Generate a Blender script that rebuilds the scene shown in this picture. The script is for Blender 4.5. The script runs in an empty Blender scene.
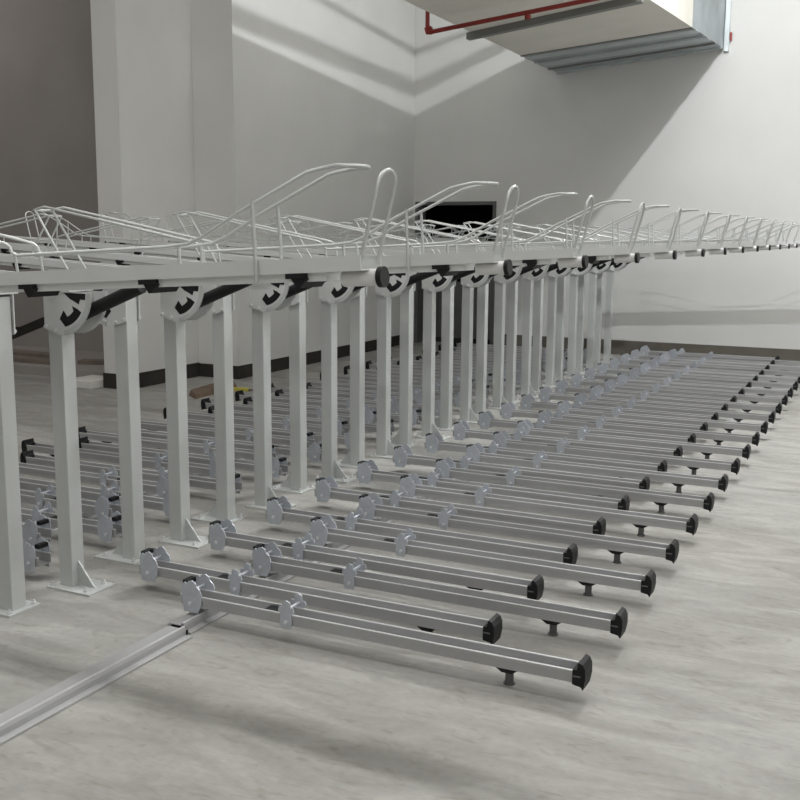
import bpy, bmesh, math, random
from mathutils import Vector, Matrix
random.seed(4)
PI = math.pi
COL = bpy.context.scene.collection

# ------------------------------------------------------------ materials
def mat(name, col, rough=.6, metal=0.0, noise=0.0, nscale=8.0, bump=0.0, bscale=60.0, spec=.5):
    m = bpy.data.materials.new(name); m.use_nodes = True
    nt = m.node_tree; b = nt.nodes['Principled BSDF']
    b.inputs['Base Color'].default_value = (*col, 1)
    b.inputs['Roughness'].default_value = rough
    b.inputs['Metallic'].default_value = metal
    b.inputs['Specular IOR Level'].default_value = spec
    tc = nt.nodes.new('ShaderNodeTexCoord')
    if noise:
        n = nt.nodes.new('ShaderNodeTexNoise'); n.inputs['Scale'].default_value = nscale
        n.inputs['Detail'].default_value = 5
        nt.links.new(tc.outputs['Object'], n.inputs['Vector'])
        r = nt.nodes.new('ShaderNodeMapRange')
        r.inputs[1].default_value = .3; r.inputs[2].default_value = .7
        r.inputs[3].default_value = 1 - noise; r.inputs[4].default_value = 1 + noise
        nt.links.new(n.outputs['Fac'], r.inputs[0])
        mx = nt.nodes.new('ShaderNodeMix'); mx.data_type = 'RGBA'; mx.blend_type = 'MULTIPLY'
        mx.inputs[0].default_value = 1
        mx.inputs[6].default_value = (*col, 1)
        nt.links.new(r.outputs[0], mx.inputs[7])
        nt.links.new(mx.outputs[2], b.inputs['Base Color'])
    if bump:
        n2 = nt.nodes.new('ShaderNodeTexNoise'); n2.inputs['Scale'].default_value = bscale
        nt.links.new(tc.outputs['Object'], n2.inputs['Vector'])
        bp = nt.nodes.new('ShaderNodeBump'); bp.inputs['Strength'].default_value = bump
        bp.inputs['Distance'].default_value = .01
        nt.links.new(n2.outputs['Fac'], bp.inputs['Height']); nt.links.new(bp.outputs[0], b.inputs['Normal'])
    return m

M = {}
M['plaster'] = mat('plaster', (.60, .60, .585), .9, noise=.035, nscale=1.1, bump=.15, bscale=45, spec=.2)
M['alcove_dim'] = mat('dimmed_alcove', (.30, .28, .265), .95, noise=.06, nscale=1.3, bump=.2, spec=.2)  # the alcove's unlit look is darkened into the base colour
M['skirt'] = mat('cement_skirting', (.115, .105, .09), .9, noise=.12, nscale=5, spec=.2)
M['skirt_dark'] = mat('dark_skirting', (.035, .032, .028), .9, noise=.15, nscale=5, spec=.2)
M['ceiling'] = mat('ceiling_paint', (.55, .55, .54), .95, spec=.2)
M['post'] = mat('grey_powder_coat', (.50, .515, .505), .5, metal=.25, noise=.03, nscale=6)
M['frame'] = mat('silver_powder_coat', (.62, .63, .62), .45, metal=.25, noise=.02, nscale=6)
M['wire'] = mat('bright_wire', (.50, .515, .505), .35, metal=.35)
M['alu'] = mat('anodised_aluminium', (.40, .40, .405), .42, metal=.35, noise=.05, nscale=4)
M['alu_bright'] = mat('bright_aluminium', (.74, .74, .75), .33, metal=.6)
M['plate'] = mat('zinc_plate', (.46, .485, .53), .42, metal=.3, noise=.08, nscale=30)
M['black'] = mat('black_plastic', (.006, .006, .007), .55, spec=.3)
M['rubber'] = mat('grey_rubber', (.10, .10, .10), .7)
M['grip'] = mat('pale_grip', (.66, .66, .65), .4)
M['galv'] = mat('galvanised_steel', (.33, .365, .38), .5, metal=.1, noise=.18, nscale=3)
M['galv_light'] = mat('galvanised_flange', (.50, .54, .55), .4, metal=.4, noise=.1, nscale=5)
M['board'] = mat('fireproof_board', (.72, .70, .63), .85, noise=.04, nscale=2)
M['red'] = mat('red_pipe_paint', (.24, .022, .016), .45)
M['steel_bar'] = mat('grey_steel_bar', (.20, .20, .19), .5, metal=.3)
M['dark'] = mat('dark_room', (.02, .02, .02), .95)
M['doorframe'] = mat('door_frame_paint', (.10, .10, .10), .6)
M['foam'] = mat('white_foam', (.62, .61, .58), .9)
M['card'] = mat('brown_card', (.15, .105, .075), .9, noise=.15, nscale=12)
M['yellow'] = mat('yellow_plastic', (.42, .37, .07), .5)
M['wood'] = mat('dusty_board', (.17, .14, .12), .85, noise=.15, nscale=6)

def floor_mat():
    m = bpy.data.materials.new('dusty_concrete'); m.use_nodes = True
    nt = m.node_tree; b = nt.nodes['Principled BSDF']; L = nt.links
    b.inputs['Roughness'].default_value = .8; b.inputs['Specular IOR Level'].default_value = .25
    tc = nt.nodes.new('ShaderNodeTexCoord')
    mp = nt.nodes.new('ShaderNodeMapping'); mp.inputs['Scale'].default_value = (.8, 2.4, 1)
    mp.inputs['Rotation'].default_value = (0, 0, .45)
    L.new(tc.outputs['Object'], mp.inputs[0])
    def noise(src, s, d, dist=0.0):
        n = nt.nodes.new('ShaderNodeTexNoise'); n.inputs['Scale'].default_value = s
        n.inputs['Detail'].default_value = d; n.inputs['Distortion'].default_value = dist
        L.new(src, n.inputs['Vector']); return n.outputs['Fac']
    def ramp(src, a, b_, c0, c1):
        r = nt.nodes.new('ShaderNodeValToRGB')
        r.color_ramp.elements[0].position = a; r.color_ramp.elements[1].position = b_
        r.color_ramp.elements[0].color = (*c0, 1); r.color_ramp.elements[1].color = (*c1, 1)
        L.new(src, r.inputs[0]); return r.outputs[0]
    base = ramp(noise(mp.outputs[0], 2.2, 9, 1.4), .36, .66, (.262, .259, .245), (.345, .342, .327))
    sweep = ramp(noise(mp.outputs[0], 6, 6, 2.5), .56, .70, (1, 1, 1), (.86, .85, .82))
    fine = ramp(noise(tc.outputs['Object'], 28, 5), .3, .75, (.93, .93, .93), (1.05, 1.05, 1.05))
    big = ramp(noise(tc.outputs['Object'], .55, 3), .35, .65, (.93, .92, .9), (1.03, 1.03, 1.03))
    cur = base
    for x in (sweep, fine, big):
        k = nt.nodes.new('ShaderNodeMix'); k.data_type = 'RGBA'; k.blend_type = 'MULTIPLY'; k.inputs[0].default_value = 1
        L.new(cur, k.inputs[6]); L.new(x, k.inputs[7]); cur = k.outputs[2]
    L.new(cur, b.inputs['Base Color'])
    bp = nt.nodes.new('ShaderNodeBump'); bp.inputs['Strength'].default_value = .25; bp.inputs['Distance'].default_value = .01
    L.new(noise(mp.outputs[0], 14, 8, 1.5), bp.inputs['Height']); L.new(bp.outputs[0], b.inputs['Normal'])
    return m
M['floor'] = floor_mat()

# ------------------------------------------------------------ mesh builder
class MB:
    def __init__(s): s.v = []; s.f = []; s.m = []; s.cur = 0
    def add(s, vs, fs):
        o = len(s.v); s.v += [tuple(v) for v in vs]
        for f in fs: s.f.append([i + o for i in f]); s.m.append(s.cur)
        return s
    def box(s, x0, x1, y0, y1, z0, z1):
        v = [(x0,y0,z0),(x1,y0,z0),(x1,y1,z0),(x0,y1,z0),(x0,y0,z1),(x1,y0,z1),(x1,y1,z1),(x0,y1,z1)]
        return s.add(v, [(0,3,2,1),(4,5,6,7),(0,1,5,4),(1,2,6,5),(2,3,7,6),(3,0,4,7)])
    def hexa(s, b, t):
        return s.add(list(b)+list(t), [(0,3,2,1),(4,5,6,7),(0,1,5,4),(1,2,6,5),(2,3,7,6),(3,0,4,7)])
    def prism(s, pts, a, b, axis='y'):
        # polygon pts extruded between a and b along an axis
        def P(p, w):
            return {'y': (p[0], w, p[1]), 'x': (w, p[0], p[1]), 'z': (p[0], p[1], w)}[axis]
        n = len(pts)
        v = [P(p, a) for p in pts] + [P(p, b) for p in pts]
        f = [tuple(range(n)), tuple(range(2*n-1, n-1, -1))]
        f += [(i, i+n, (i+1) % n + n, (i+1) % n) for i in range(n)]
        return s.add(v, f)
    def tube(s, path, r, seg=8, cap=True, closed=False):
        P = [Vector(p) for p in path]; n = len(P)
        T = []
        for i in range(n):
            a = P[i-1] if (i > 0 or closed) else P[i]; b = P[(i+1) % n] if (i < n-1 or closed) else P[i]
            T.append((b-a).normalized())
        up = Vector((0,0,1)) if abs(T[0].z) < .9 else Vector((1,0,0))
        N = T[0].cross(up).normalized()
        vs = []
        for i in range(n):
            if i: 
                q = T[i-1].rotation_difference(T[i]); N = q @ N
            N = (N - T[i]*N.dot(T[i])).normalized(); B = T[i].cross(N)
            for k in range(seg):
                a = 2*PI*k/seg
                vs.append(P[i] + (N*math.cos(a) + B*math.sin(a))*r)
        fs = []
        m = n if closed else n-1
        for i in range(m):
            j = (i+1) % n
            for k in range(seg):
                fs.append((i*seg+k, i*seg+(k+1)%seg, j*seg+(k+1)%seg, j*seg+k))
        if cap and not closed:
            fs.append(tuple(range(seg))[::-1]); fs.append(tuple(range((n-1)*seg, n*seg)))
        return s.add(vs, fs)
    def build(s, name, mats, parent=None, smooth=False, bevel=0):
        me = bpy.data.meshes.new(name); me.from_pydata(s.v, [], s.f); me.update()
        if not isinstance(mats, (list, tuple)): mats = [mats]
        for m in mats: me.materials.append(m)
        for p, i in zip(me.polygons, s.m): p.material_index = i
        bm = bmesh.new(); bm.from_mesh(me); bmesh.ops.recalc_face_normals(bm, faces=bm.faces)
        if bevel: bmesh.ops.bevel(bm, geom=list(bm.edges), offset=bevel, segments=2, affect='EDGES', profile=.6)
        bm.to_mesh(me); bm.free()
        if smooth:
            for p in me.polygons: p.use_smooth = True
            me.set_sharp_from_angle(angle=math.radians(40))
        o = bpy.data.objects.new(name, me); COL.objects.link(o)
        if parent: o.parent = parent
        return o

def tag(o, label, cat, group=None):
    o['label'] = label; o['category'] = cat
    if group: o['group'] = group
    return o
def empty(name, loc=(0,0,0), rz=0):
    o = bpy.data.objects.new(name, None); COL.objects.link(o)
    o.location = loc; o.rotation_euler = (0,0,rz); o.empty_display_size = .1
    return o
def struct(o): o['kind'] = 'structure'; return o
def children(o): return [c for c in list(COL.objects) if c.parent == o]
def copy_tree(o, kids, loc, rz, label):
    c = o.copy(); COL.objects.link(c); c.location = loc; c.rotation_euler = (o.rotation_euler[0], o.rotation_euler[1], rz)
    c['label'] = label
    for ch, gk in kids:
        d = ch.copy(); COL.objects.link(d); d.parent = c
        for g in gk:
            e = g.copy(); COL.objects.link(e); e.parent = d
    return c
def family(o): return [(c, children(c)) for c in children(o)]
def arc(cx, cz, r, a0, a1, n):
    return [(cx + r*math.cos(math.radians(a0+(a1-a0)*i/n)), cz + r*math.sin(math.radians(a0+(a1-a0)*i/n))) for i in range(n+1)]
ORD = ['', 'first', 'second', 'third', 'fourth', 'fifth', 'sixth', 'seventh', 'eighth', 'ninth', 'tenth', 'eleventh',
       'twelfth', 'thirteenth', 'fourteenth', 'fifteenth', 'sixteenth', 'seventeenth', 'eighteenth', 'nineteenth', 'twentieth', 'twenty-first', 'twenty-second']

# ------------------------------------------------------------ the room
WY = 14.2          # back wall
SX = -6.70         # left side wall (far part)
CZ = 6.6
b = MB().box(-18, 7, -5, WY+.3, -.2, 0); struct(b.build('floor', M['floor']))
b = MB().box(-18, 7, -5, WY+.3, CZ, CZ+.2); struct(b.build('ceiling', M['ceiling']))
DX0, DX1, DZ = -6.66, -5.37, 2.12
b = MB().box(DX1, 7, WY, WY+.25, 0, CZ).box(-7.6, DX0, WY, WY+.25, 0, CZ).box(DX0, DX1, WY, WY+.25, DZ, CZ)
struct(b.build('wall_back', M['plaster']))
b = MB().box(-7.6, SX, 9.58, WY, 0, CZ); struct(b.build('wall_left', M['plaster']))
b = MB().box(-7.56, -7.24, 8.36, 9.60, 0, CZ); struct(b.build('wall_left_pier', M['plaster']))
b = MB().box(-18, -7.56, 10.6, 10.8, 0, CZ); struct(b.build('wall_alcove', M['alcove_dim']))
struct(MB().box(6.8, 7, -5, WY, 0, CZ).build('wall_right', M['plaster']))
struct(MB().box(-18, 7, -5.2, -5, 0, CZ).build('wall_front', M['plaster']))
struct(MB().box(-18.2, -18, -5, 10.8, 0, CZ).build('wall_far_left', M['alcove_dim']))
# skirtings
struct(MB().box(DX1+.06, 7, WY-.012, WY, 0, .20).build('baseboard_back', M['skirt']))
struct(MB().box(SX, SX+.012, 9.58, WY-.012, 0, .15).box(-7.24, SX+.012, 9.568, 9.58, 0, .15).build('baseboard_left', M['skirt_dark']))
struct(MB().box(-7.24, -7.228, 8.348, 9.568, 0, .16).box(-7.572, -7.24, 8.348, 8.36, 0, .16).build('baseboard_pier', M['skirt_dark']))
# door opening with dark room
b = MB(); b.box(DX0, DX0+.05, WY-.02, WY+.25, 0, DZ).box(DX1-.05, DX1, WY-.02, WY+.25, 0, DZ).box(DX0+.05, DX1-.05, WY-.02, WY+.25, DZ-.05, DZ)
dr = b.build('door_1', M['doorframe']); struct(dr)
b = MB().box(-5.66, -5.54, WY+.9, WY+1.02, 0, 2.4).box(-7.2, -5.66, WY+.93, WY+.97, 0, .9)
struct(b.build('trim_1', M['steel_bar']))
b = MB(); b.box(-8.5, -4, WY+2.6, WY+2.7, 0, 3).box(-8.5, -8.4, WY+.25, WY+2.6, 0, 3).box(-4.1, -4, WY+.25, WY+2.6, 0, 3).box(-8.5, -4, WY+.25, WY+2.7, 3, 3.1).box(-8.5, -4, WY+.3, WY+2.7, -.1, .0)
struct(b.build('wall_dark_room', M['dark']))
# alcove: low platform, stair ramp with dark sloping skirting
struct(MB().box(-18, -7.6, 8.72, 10.6, 0, .10).build('platform_step', M['alcove_dim']))
b = MB().prism([(-11.09,.10),(-7.58,.10),(-7.58,1.33)], 10.25, 10.585, 'y')
struct(b.build('trim_2', M['alcove_dim']))
b = MB().prism([(-11.09,.10),(-7.58,1.33),(-7.58,1.54),(-11.09,.31),(-18,.30),(-18,.10)], 10.585, 10.60, 'y')
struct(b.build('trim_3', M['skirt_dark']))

# ------------------------------------------------------------ the duct under the ceiling
dl, drr = -4.50, -2.30
def dz(x): return 3.85 + (x+4.52)*.085
duct = empty('ceiling_duct', (-3.4, 12.0, 3.95))
def W(o, root):  # world-built part parented under root
    o.parent = root; o.matrix_parent_inverse = Matrix.Translation(root.location).inverted(); return o
# body: boarded box; bottom tilts a little
YA, YB = 6.5, 12.62
def rx(y): return -2.30 - max(0, (WY-y))*.072
for y0, y1, nm, mt, g in ((YA, YB, 'boarded_box', 'board', 0), (YB, WY-.02, 'metal_section', 'galv', .0)):
    m = MB()
    bt = [(dl, y0, dz(dl)), (rx(y0), y0, dz(rx(y0))), (rx(y1), y1, dz(rx(y1))), (dl, y1, dz(dl))]
    tp = [(dl, y0, 4.28+.0864*(WY-y0)), (rx(y0), y0, 4.70), (rx(y1), y1, 4.70), (dl, y1, 4.28+.0864*(WY-y1))]
    m.hexa(bt, tp); W(m.build(nm, M[mt]), duct)
# folded seams and flanges of the metal section
for y, w, h, mt in ((12.64, .05, .012, 'steel_bar'), (12.86, .22, .008, 'galv_light'), (13.16, .035, .018, 'galv'), (13.42, .26, .008, 'galv_light'), (13.74, .035, .022, 'steel_bar'), (14.10, .09, .022, 'galv_light')):
    m = MB(); a = dl; c = rx(y)
    m.hexa([(a, y-w/2, dz(a)-h), (c, y-w/2, dz(c)-h), (c, y+w/2, dz(c)-h), (a, y+w/2, dz(a)-h)],
           [(a, y-w/2, dz(a)), (c, y-w/2, dz(c)), (c, y+w/2, dz(c)), (a, y+w/2, dz(a))])
    W(m.build('flange', M[mt]), duct)
bar = MB(); a = dl-.05; c = -2.55
ya, yc = 11.02, 10.72
bar.hexa([(a, ya-.05, dz(a)-.07), (c, yc-.05, dz(c)-.07), (c, yc+.05, dz(c)-.07), (a, ya+.05, dz(a)-.07)],
         [(a, ya-.05, dz(a)), (c, yc-.05, dz(c)), (c, yc+.05, dz(c)), (a, ya+.05, dz(a))])
W(bar.build('support_bar', M['steel_bar']), duct)
for y in (6.8, 7.9):
    for x in (-4.42, -2.75): W(MB().tube([(x, y, 4.5), (x, y, CZ)], .012, 6).build('hanger_rod', M['steel_bar']), duct)
W(MB().box(-4.45, -3.36, 6.6, 9.53, 4.6, 5.85).build('shade_box', M['board']), duct)  # unseen box added to keep the flood light off the pier
tag(duct, 'large pale boarded duct with galvanised end meeting the back wall', 'duct')
pts = [(-4.50, 10, 4.22), (-4.56, 10, 4.22), (-4.58, 10, 4.19), (-4.58, 10, 3.74)] + [(-4.58+.05*math.sin(t), 10, 3.74-.05*(1-math.cos(t))) for t in (.5, 1.0, 1.57)] + [(-1.6, 10, 3.99)]
pipe = empty('sprinkler_pipe', (-4.58, 10, 3.7))
W(MB().tube(pts, .022, 10).build('pipe_run', M['red'], smooth=True), pipe)
W(MB().tube([(-4.585,10,3.735),(-4.575,10,3.690),(-4.53,10,3.690)], .030, 10).build('elbow', M['red'], smooth=True), pipe)
W(MB().tube([(-3.5,10,3.77),(-3.5,10,3.73)], .03, 10).build('sprinkler_head', M['red'], smooth=True), pipe)
tag(pipe, 'thin red sprinkler pipe with an elbow below the pale duct', 'pipe')
# things over the duct that throw the banded shade on the upper walls
for nm, z0, z1, x0, x1, sl, lab, cat in (('conduit', 5.113, 5.186, -3.40, -3.34, .042, 'square grey conduit running above the duct', 'conduit'),
                                 ('cable_tray', 5.330, 5.352, -3.50, -3.42, .075, 'narrow flat grey cable tray above the duct', 'cable tray')):
    def q(y): return (11.26-y)*sl
    y0, y1 = 9.531, WY-.002
    m = MB().hexa([(x0,y0,z0+q(y0)),(x1,y0,z0+q(y0)),(x1,y1,z0+q(y1)),(x0,y1,z0+q(y1))], [(x0,y0,z1+q(y0)),(x1,y0,z1+q(y0)),(x1,y1,z1+q(y1)),(x0,y1,z1+q(y1))])
    tag(m.build(nm, M['steel_bar']), lab, cat)
# small galvanised fitting with red tag at duct's right end on the wall
b = empty('wall_bracket', (-2.26, WY-.03, 4.0))
W(MB().box(-2.295, -2.235, WY-.05, WY-.002, 3.99, 4.9).build('angle_strip', M['galv_light']), b)
W(MB().box(-2.230, -2.205, WY-.05, WY-.002, 4.12, 4.22).build('red_tag', M['red']), b)
tag(b, 'pale galvanised angle strip on the wall at the duct end', 'bracket')

# ------------------------------------------------------------ floor rails
def rail(name, x, y0, y1, label, w=.13):
    r = empty(name, (x, y0, 0))
    L = y1-y0; h = .042
    prof = [(-w/2,0),(w/2,0),(w/2,.008),(w/2-.030,.010),(w/2-.030,.030),(w/2-.034,h),(w/2-.046,h),(w/2-.052,h-.010),(-w/2+.012,h-.010),(-w/2+.006,h-.014),(-w/2,h-.020)]
    MB().prism(prof, 0, L, 'y').build('profile', M['alu'], r)
    MB().box(w/2-.045, w/2-.035, 0, L, h, h+.003).build('bright_rib', M['alu_bright'], r)
    for yy in (-.004, L-.002):
        MB().box(-w/2+.024, w/2-.024, yy, yy+.006, .004, h-.012).build('end_cap', M['black'], r)
    tag(r, label, 'floor rail', 'floor rails under the trays'); return r
rail('floor_rail', -2.58, .8, 3.235, 'wide aluminium floor rail running out to the lower left, without trays', .135)
rail('floor_rail', -2.60, 3.26, 13.85, 'aluminium floor rail carrying the right-hand row of floor trays', .12)
rail('floor_rail', -4.17, 3.05, 13.85, 'aluminium floor rail carrying the left-hand row behind the posts', .12)

# ------------------------------------------------------------ floor tray prototype (local x outward)
TZ = .072; TH = .045; TW = .040
def plate_outline(kind):
    if kind == 'start':
        return [(-.050,-.018),(.055,-.018),(.085,.02),(.09,.075),(.078,.098),(.052,.112),(.045,.128),(.018,.140),(-.012,.134),(-.022,.122),(-.040,.128),(-.060,.116),(-.066,.085),(-.062,.05)]
    return [(-.030,-.004),(.024,-.004),(.034,.03),(.030,.062),(.048,.080),(.040,.098),(.026,.096),(.022,.122),(.000,.130),(-.020,.120),(-.022,.096),(-.040,.098),(-.046,.080),(-.032,.060),(-.036,.03)]
def make_floor_tray(length, second, ground_z=.0):
    r = empty('floor_tray')
    t = .0035
    prof = [(-TW,TZ),(TW,TZ),(TW,TZ+.030),(TW+.004,TZ+.030),(TW+.004,TZ+TH),(TW-t,TZ+TH),(TW-t,TZ+t),(-TW+t,TZ+t),(-TW+t,TZ+TH),(-TW-.004,TZ+TH),(-TW-.004,TZ+.030),(-TW,TZ+.030)]
    MB().prism([(p[0],p[1]) for p in prof], 0, length-.02, 'x').build('channel', M['alu'], r)
    for s in (-1, 1):
        y = s*(TW+.0005)
        MB().box(0, length-.03, y-.0045, y+.0045, TZ+TH, TZ+TH+.003).build('edge_lip', M['alu_bright'], r)  # lip highlight put into the brighter colour
    for kind, x in (('start', .055), ('mid', second)):
        for s in (-1, 1):
            o = plate_outline(kind); y = s*(TW+.007)
            zb = TZ-.010
            kx = .66 if kind == 'start' else .8
            m = MB().prism([(x+p[0]*kx, zb+p[1]*.90) for p in o], y-.0025, y+.0025, 'y')
            pl = m.build('clamp_plate', M['plate'], r)
            m = MB()
            m.tube([(x, y+s*.002, zb+.025), (x, y+s*.009, zb+.025)], .008, 8)
            m.build('bolt', M['alu_bright'], pl)
        # pin between the plates
        MB().tube([(x+.004, -TW-.009, zb+.078), (x+.004, TW+.009, zb+.078)], .006, 8).build('clamp_pin', M['plate'], r, smooth=True)
    MB().box(second-.125, second-.055, -TW+.004, TW-.004, TZ+.008, TZ+TH-.006).build('dark_hollow', M['black'], r)  # black block stands in for the dark hollow before the bracket
    m = MB().box(.004, .03, -.03, .03, TZ+.085, TZ+.105); m.build('inner_stop', M['black'], r)
    # black end cap with an upstanding rounded nose
    L = length
    cap = [(L-.034,TZ-.004),(L-.002,TZ-.010),(L+.006,TZ-.022),(L+.010,TZ-.004),(L+.014,TZ+.020),(L+.013,TZ+.055),(L+.004,TZ+.074),(L-.012,TZ+.081),(L-.014,TZ+.077),(L-.018,TZ+TH+.008),(L-.034,TZ+TH+.006)]
    ec = MB().prism(cap, -TW-.007, TW+.007, 'y').build('end_cap', M['black'], r, bevel=.0015)
    MB().box(L-.030, L-.004, -TW-.010, -TW-.007, TZ+.026, TZ+.031).build('cap_rib', M['rubber'], ec)
    fx = length-.285
    ft = MB().prism([(fx-.046,TZ-.0005),(fx+.046,TZ-.0005),(fx+.020,TZ-.018),(fx-.020,TZ-.018)], -.034, .034, 'y').build('foot', M['black'], r)
    MB().tube([(fx,0,TZ-.018),(fx,0,.006)], .016, 12).tube([(fx,0,.006),(fx,0,0)], .022, 12).build('foot_stud', M['rubber'], ft, smooth=True)
    return r

NF = 20
PITCH = .533
near = [] 
def place(proto, kids, pts, rz, lab, first):
    for i, (x, y) in enumerate(pts):
        if i == 0 and first:
            proto.location = (x, y, 0); proto.rotation_euler = (0,0,rz); proto['label'] = lab(i)
        else:
            copy_tree(proto, kids, (x, y, 0), rz, lab(i))
pl = make_floor_tray(1.765, .535); tag(pl, '', 'bike tray', 'long-reaching floor trays of the right-hand row')
kl = family(pl)
ps = make_floor_tray(1.755, .545); tag(ps, '', 'bike tray', 'short-reaching floor trays of the right-hand row')
ks = family(ps)
def labL(i):
    if i == 0: return 'nearest silver floor tray of all, lowest in the photo, black cap and foot, far-reaching'
    if i == NF-1: return 'far-reaching silver floor tray of the right-hand row closest to the back wall'
    return 'far-reaching silver floor tray, %s from the camera among those ending outermost right' % ORD[i+1]
def labS(i):
    if i == 0: return 'nearest shorter-reaching silver floor tray, right-hand row, its cap between the first two outer caps'
    if i == NF-1: return 'shorter-reaching silver floor tray of the right-hand row closest to the back wall'
    return 'shorter-reaching silver floor tray, %s from the camera on the right of the posts' % ORD[i+1]
place(pl, kl, [(-2.68, 3.42+PITCH*i) for i in range(NF)], 0, labL, True)
place(ps, ks, [(-3.102, 3.652+PITCH*i) for i in range(NF)], 0, labS, True)
# the back row is turned half round, reaching away to the left
def labBL(i):
    return 'silver floor tray left of the posts, %s nearest of those ending farthest left' % ORD[i+1]
def labBS(i):
    return 'silver floor tray left of the posts, %s nearest of those starting close to the posts' % ORD[i+1]
NB = 19
for i in range(NB):
    o = copy_tree(pl, kl, (-3.87, 3.80+PITCH*i, 0), PI, labBL(i)); o['group'] = 'outer floor trays of the left-hand row'
for i in range(NB):
    o = copy_tree(ps, ks, (-3.58, 3.50+PITCH*i, 0), PI, labBS(i)); o['group'] = 'inner floor trays of the left-hand row'

# ------------------------------------------------------------ posts (local x towards the tray they carry)
def make_post():
    r = empty('rack_post'); h = .040
    m = MB().box(-h, h, -h, h, .008, 1.375)
    m.build('column', M['post'], r, bevel=.005)
    MB().box(-.075, .185, -.09, .09, 0, .009).build('base_plate', M['post'], r)
    MB().prism([(h,.008),(h+.105,.008),(h+.09,.018),(h+.004,.125),(h,.125)], -.004, .004, 'y').build('gusset', M['post'], r)
    for bx, by in ((.14,-.06),(.14,.06),(-.055,-.07),(-.055,.07)):
        MB().tube([(bx,by,.009),(bx,by,.020)], .011, 6).tube([(bx,by,.020),(bx,by,.03)], .006, 6).build('anchor_bolt', M['alu_bright'], r)
    # swivel head: pair of quarter-round cheeks
    out = [(-.048,1.385),(-.048,1.215),(.04,1.190)] + arc(.045, 1.375, .185, -88, 3, 10)
    inn = arc(.045, 1.375, .150, 0, -88, 10)
    for s in (-1, 1):
        y = s*.0485
        ch = MB().prism(out, y-.003, y+.003, 'y').build('swivel_cheek', M['frame'], r)
        m = MB()
        ring = [(p, q) for p, q in arc(.045, 1.375, .188, -80, 2, 10)]
        ring2 = [(p, q) for p, q in arc(.045, 1.375, .165, 2, -80, 10)]
        m.prism(ring+ring2, y+s*.003, y+s*.010, 'y'); m.build('cheek_rim', M['wire'], ch)
        m = MB()
        m.prism([(.075,1.378),(.200,1.378),(.196,1.350),(.168,1.352),(.160,1.330),(.128,1.345),(.110,1.352)], y+s*.003, y+s*.0045, 'y')
        m.prism(arc(.045, 1.375, .150, -78, -32, 6) + [(.150,1.310),(.120,1.322)] + arc(.045, 1.375, .112, -42, -66, 3) + [(.070,1.300),(.045,1.262)], y+s*.003, y+s*.0045, 'y')
        m.build('swivel_slot', M['black'], ch)
        MB().tube([(-.035,y,1.225),(-.035,y+s*.014,1.225)], .009, 8).build('bolt', M['alu_bright'], ch)
        MB().tube([(.02,y,1.210),(.02,y+s*.014,1.210)], .009, 8).build('bolt', M['alu_bright'], ch)
    MB().tube([(.14,0,1.285),(.24,0,1.325),(.47,0,1.415)], .030, 12).build('gas_spring', M['black'], r, smooth=True)
    MB().box(-.05, .13, -.075, .075, 1.385, 1.397).build('head_plate', M['frame'], r)
    return r
pp = make_post(); tag(pp, '', 'post', 'posts carrying the right-hand upper trays'); kp = family(pp)
PA = [(-3.41, 3.50+.81*k) for k in range(-2, 13)]
PB = [(-3.42, 3.145+.80*k) for k in range(13)]
def labA(i):
    if i < 2: return 'grey rack post beyond the left edge, %s before the first visible gusseted post' % ORD[2-i]
    return 'grey square rack post with gusset towards the right-hand trays, %s of these from the left' % ORD[i-1]
def labB(i):
    if i == 0: return 'grey square rack post at the very left edge of the photo'
    return 'grey square rack post with foot plate turned left, %s after the one at the edge' % ORD[i]
place(pp, kp, PA, 0, labA, True)
for i, (x, y) in enumerate(PB):
    o = copy_tree(pp, kp, (x, y, 0), PI, labB(i)); o['group'] = 'posts carrying the left-hand upper trays'

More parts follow.
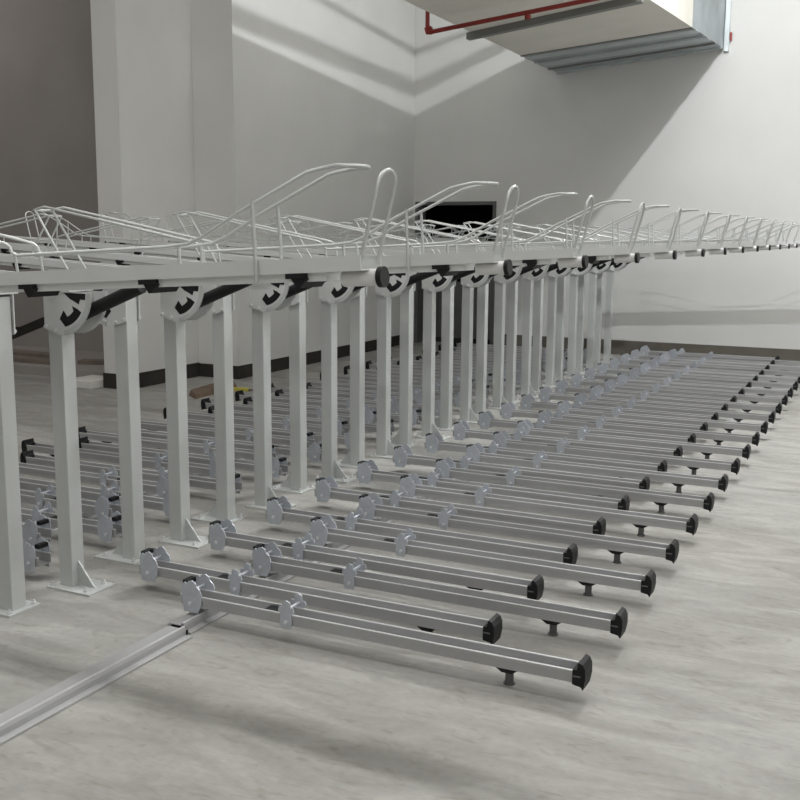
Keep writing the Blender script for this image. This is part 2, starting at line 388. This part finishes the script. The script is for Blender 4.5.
# ------------------------------------------------------------ upper tray prototype (local x outward, tilted up)
SL = .0585
def make_upper():
    r = empty('upper_tray'); X0 = -3.41
    def z(x, dzv=0.0): return dzv          # local heights above the channel's top line
    def lx(x): return x - X0
    w = .05; t = .003; H = .034
    prof = [(-w,-H),(w,-H),(w,0),(w-.010,0),(w-.010,-t),(w-t,-t),(w-t,-H+t),(-w+t,-H+t),(-w+t,-t),(-w+.010,-t),(-w+.010,0),(-w,0)]
    MB().prism(prof, -.02, lx(-1.065), 'x').build('channel', M['frame'], r)
    MB().prism([(-.036,-H-.020),(.036,-H-.020),(.036,-H-.004),(.040,-H),(-.040,-H),(-.036,-H-.004)], -.02, lx(-1.16), 'x').build('slide_rail', M['frame'], r)
    # wheel guide: one bent wire per side, joined at both tips
    def side(s):
        y = s*.048
        P = [(-2.83,.225),(-2.775,.232),(-2.15,.082),(-2.120,.074),(-2.105,.064),(-2.100,.050),(-2.08,.042),(-1.60,.042),(-1.53,.046),(-1.485,.060),(-1.375,.112),(-1.19,.187),(-1.165,.191),(-1.115,.196),(-1.095,.194)]
        return [(lx(x), y*(1 if -2.8 < x < -1.10 else .8), zz) for x, zz in P]
    a = side(-1); c = side(1)
    tip = [(lx(-1.072), -.024, .193), (lx(-1.064), 0, .192), (lx(-1.072), .024, .193)]
    base = [(lx(-2.835), .02, .224), (lx(-2.835), -.02, .224)]
    MB().tube(a + tip + c[::-1] + base, .0046, 8, closed=True).build('wheel_guide', M['wire'], r, smooth=True)
    for s in (-1, 1):
        MB().tube([(lx(-2.825), s*.043, .222), (lx(-2.69), s*.046, .0), (lx(-2.69), s*.046, -.006)], .0046, 8).build('inner_strut', M['wire'], r, smooth=True)
        MB().tube([(lx(-1.335), s*.0535, .135), (lx(-1.335), s*.0555, .0), (lx(-1.335), s*.0555, -.05)], .0046, 8).build('outer_strut', M['wire'], r, smooth=True)
        MB().tube([(lx(-1.56), s*.044, .043), (lx(-1.56), s*.044, .0)], .0042, 6).build('short_strut', M['wire'], r, smooth=True)
        MB().tube([(lx(-2.095), s*.044, .045), (lx(-2.09), s*.044, .0)], .0042, 6).build('short_strut', M['wire'], r, smooth=True)
    # upright end loop
    lp = [(lx(-1.072), -.042, -.02), (lx(-1.052), -.042, .04), (lx(-1.020), -.042, .142)]
    for k in range(1, 8):
        an = PI*k/8; lp.append((lx(-1.018)+.008*math.sin(an), -.042*math.cos(an), .147+.034*math.sin(an)))
    lp += [(lx(-1.020), .042, .142), (lx(-1.052), .042, .04), (lx(-1.072), .042, -.02)]
    MB().tube(lp, .0046, 8).build('end_loop', M['wire'], r, smooth=True)
    # grip tube under the outer end
    g = MB().tube([(lx(-1.135),0,-.050),(lx(-1.045),0,-.050)], .019, 16).build('grip', M['grip'], r, smooth=True)
    MB().tube([(lx(-1.045),0,-.050),(lx(-1.032),0,-.050)], .0235, 16).build('grip_ring', M['black'], g, smooth=True)
    for x, q in ((-1.235,1.0),(-1.66,1),(-2.06,1),(-2.6,1)):
        m = MB().box(lx(x)-.024, lx(x)+.026, -.053, .053, -H-.012, -H)
        m.prism([(lx(x)-.012,-H-.012),(lx(x)+.03,-H-.012),(lx(x)+.012,-H-.034),(lx(x)+.002,-H-.034)], -.048, .048, 'y')
        m.build('roller_block', M['black'], r)
    MB().box(.02, .16, -.06, .06, -H-.040, -H-.020).build('pivot_saddle', M['frame'], r)
    return r
TH0 = math.atan(SL)
up = make_upper(); tag(up, '', 'bike tray', 'upper trays over the right-hand row'); ku = family(up)
def ztop(x): return 1.603 + SL*(x+1.06)
TYs = [2.045 + .81*k for k in range(15)]
def labU(i):
    if i == 0: return 'nearest upper wire-hoop tray, its long pale channel crossing the left of the photo'
    return 'upper tray reaching right with wire hoop and pale grip, %s from the camera' % ORD[i+1]
for i, y in enumerate(TYs):
    loc = (-3.41, y, ztop(-3.41))
    if i == 0:
        up.location = loc; up.rotation_euler = (0, -TH0, 0); up['label'] = labU(0)
    else:
        copy_tree(up, ku, loc, 0, labU(i))
def labV(i): return 'upper wire-hoop tray reaching away left behind the posts, %s from the camera' % ORD[i+1]
for i in range(13):
    o = copy_tree(up, ku, (-3.42, 3.29+.80*i, ztop(-3.41)), PI, labV(i)); o['group'] = 'upper trays over the left-hand row'

# ------------------------------------------------------------ loose things on the floor
b = MB().box(-7.96, -7.60, 8.20, 8.60, 0, .085).build('foam_block', M['foam'], bevel=.008)
tag(b, 'small white foam block on the floor beside the pier', 'foam block')
b = MB().hexa([(-6.45,8.35,0),(-6.25,8.2,0),(-6.3,9.0,0),(-6.5,9.05,0)], [(-6.44,8.37,.06),(-6.27,8.23,.04),(-6.32,8.97,.07),(-6.48,9.02,.08)]).build('cardboard_piece', M['card'])
tag(b, 'flattened piece of brown cardboard on the floor near the left wall', 'cardboard')
r = empty('wooden_stick', (-6.25, 8.85, 0)); r.rotation_euler = (0,0,math.radians(12))
MB().box(0, .17, -.03, .03, 0, .035).build('yellow_sleeve', M['yellow'], r, bevel=.006)
MB().tube([(.17,0,.018),(.75,0,.018)], .010, 8).build('handle', M['wood'], r, smooth=True)
tag(r, 'thin stick with a yellow sleeve lying on the floor by the wall', 'stick')
for (x, y, rz, L, lab) in ((-10.1, 8.98, .03, 2.4, 'dusty plank lying flat in the dim alcove, nearest the step edge'), (-10.3, 9.52, -.06, 2.2, 'dusty plank lying flat in the dim alcove behind the nearest plank'), (-8.25, 9.35, .35, .9, 'short dusty plank beside the pier at the foot of the ramp')):
    m = MB().box(-L/2, L/2, -.10, .10, 0, .045).build('wooden_plank', M['wood'])
    m.location = (x, y, .10); m.rotation_euler = (0,0,rz); tag(m, lab, 'plank', 'planks in the alcove')

# ------------------------------------------------------------ light
def area(name, loc, sx, sy, e, col=(1,1,1), rot=(0,0,0)):
    l = bpy.data.lights.new(name, 'AREA'); l.shape = 'RECTANGLE'; l.size = sx; l.size_y = sy; l.energy = e; l.color = col
    o = bpy.data.objects.new(name, l); COL.objects.link(o); o.location = loc; o.rotation_euler = rot; return o
for y, e in ((3.3, 105), (6.6, 80), (9.9, 60)):
    area('overhead_light', (-1.8, y, 6.3), 5.0, .22, e, (1,.99,.97))
area('overhead_light', (3.6, 4.0, 6.3), .5, 9, 130, (1,.99,.97))
area('overhead_light', (-5.6, 3.0, 6.3), .4, 5, 90, (1,.975,.93))
area('overhead_light', (-12.0, 8.0, 6.3), .4, 3, 60, (1,.95,.93))  # fill added to lift the dark alcove
for loc, e, r_ in (((2.6, -2.5, 5.0), 210, 1.7), ((-5.0, -1.5, 5.0), 130, 1.2), ((2.8, 9.6, 2.3), 100, 1.1), ((5.0, 4.0, 4.4), 60, 1.4)):  # soft fills added to brighten the walls, front faces and duct underside
    l = bpy.data.lights.new('fill_lamp', 'POINT'); l.energy = e; l.shadow_soft_size = r_; l.color = (1,.995,.98)
    o = bpy.data.objects.new('fill_lamp', l); COL.objects.link(o); o.location = loc
l = bpy.data.lights.new('flood_lamp', 'POINT'); l.energy = 560; l.shadow_soft_size = .035; l.color = (.97,.985,1)
o = bpy.data.objects.new('flood_lamp', l); COL.objects.link(o); o.location = (-1.086, 9.5, 6.09)

w = bpy.data.worlds.new('world'); bpy.context.scene.world = w; w.use_nodes = True
w.node_tree.nodes['Background'].inputs[0].default_value = (.5,.52,.55,1); w.node_tree.nodes['Background'].inputs[1].default_value = .3

# ------------------------------------------------------------ camera
f = 1026.0; pitch = .161; roll = .008
a = math.atan((905-400)/f*math.cos(pitch))
F = Vector((-math.sin(a)*math.cos(pitch), math.cos(a)*math.cos(pitch), -math.sin(pitch)))
R0 = Vector((math.cos(a), math.sin(a), 0)); U0 = R0.cross(F)
R = R0*math.cos(roll) + U0*math.sin(roll); U = -R0*math.sin(roll) + U0*math.cos(roll)
cam = bpy.data.cameras.new('camera'); co = bpy.data.objects.new('camera', cam); COL.objects.link(co)
mw = Matrix((R, U, -F)).transposed().to_4x4(); mw.translation = (0,0,1.65)
co.matrix_world = mw
cam.sensor_width = 36; cam.lens = 36*f/800; cam.clip_start = .05
sc = bpy.context.scene; sc.camera = co
sc.view_settings.view_transform = 'Standard'; sc.view_settings.look = 'None'; sc.view_settings.gamma = 1
sc.view_settings.use_curve_mapping = False
sc.view_settings.exposure = 0.25
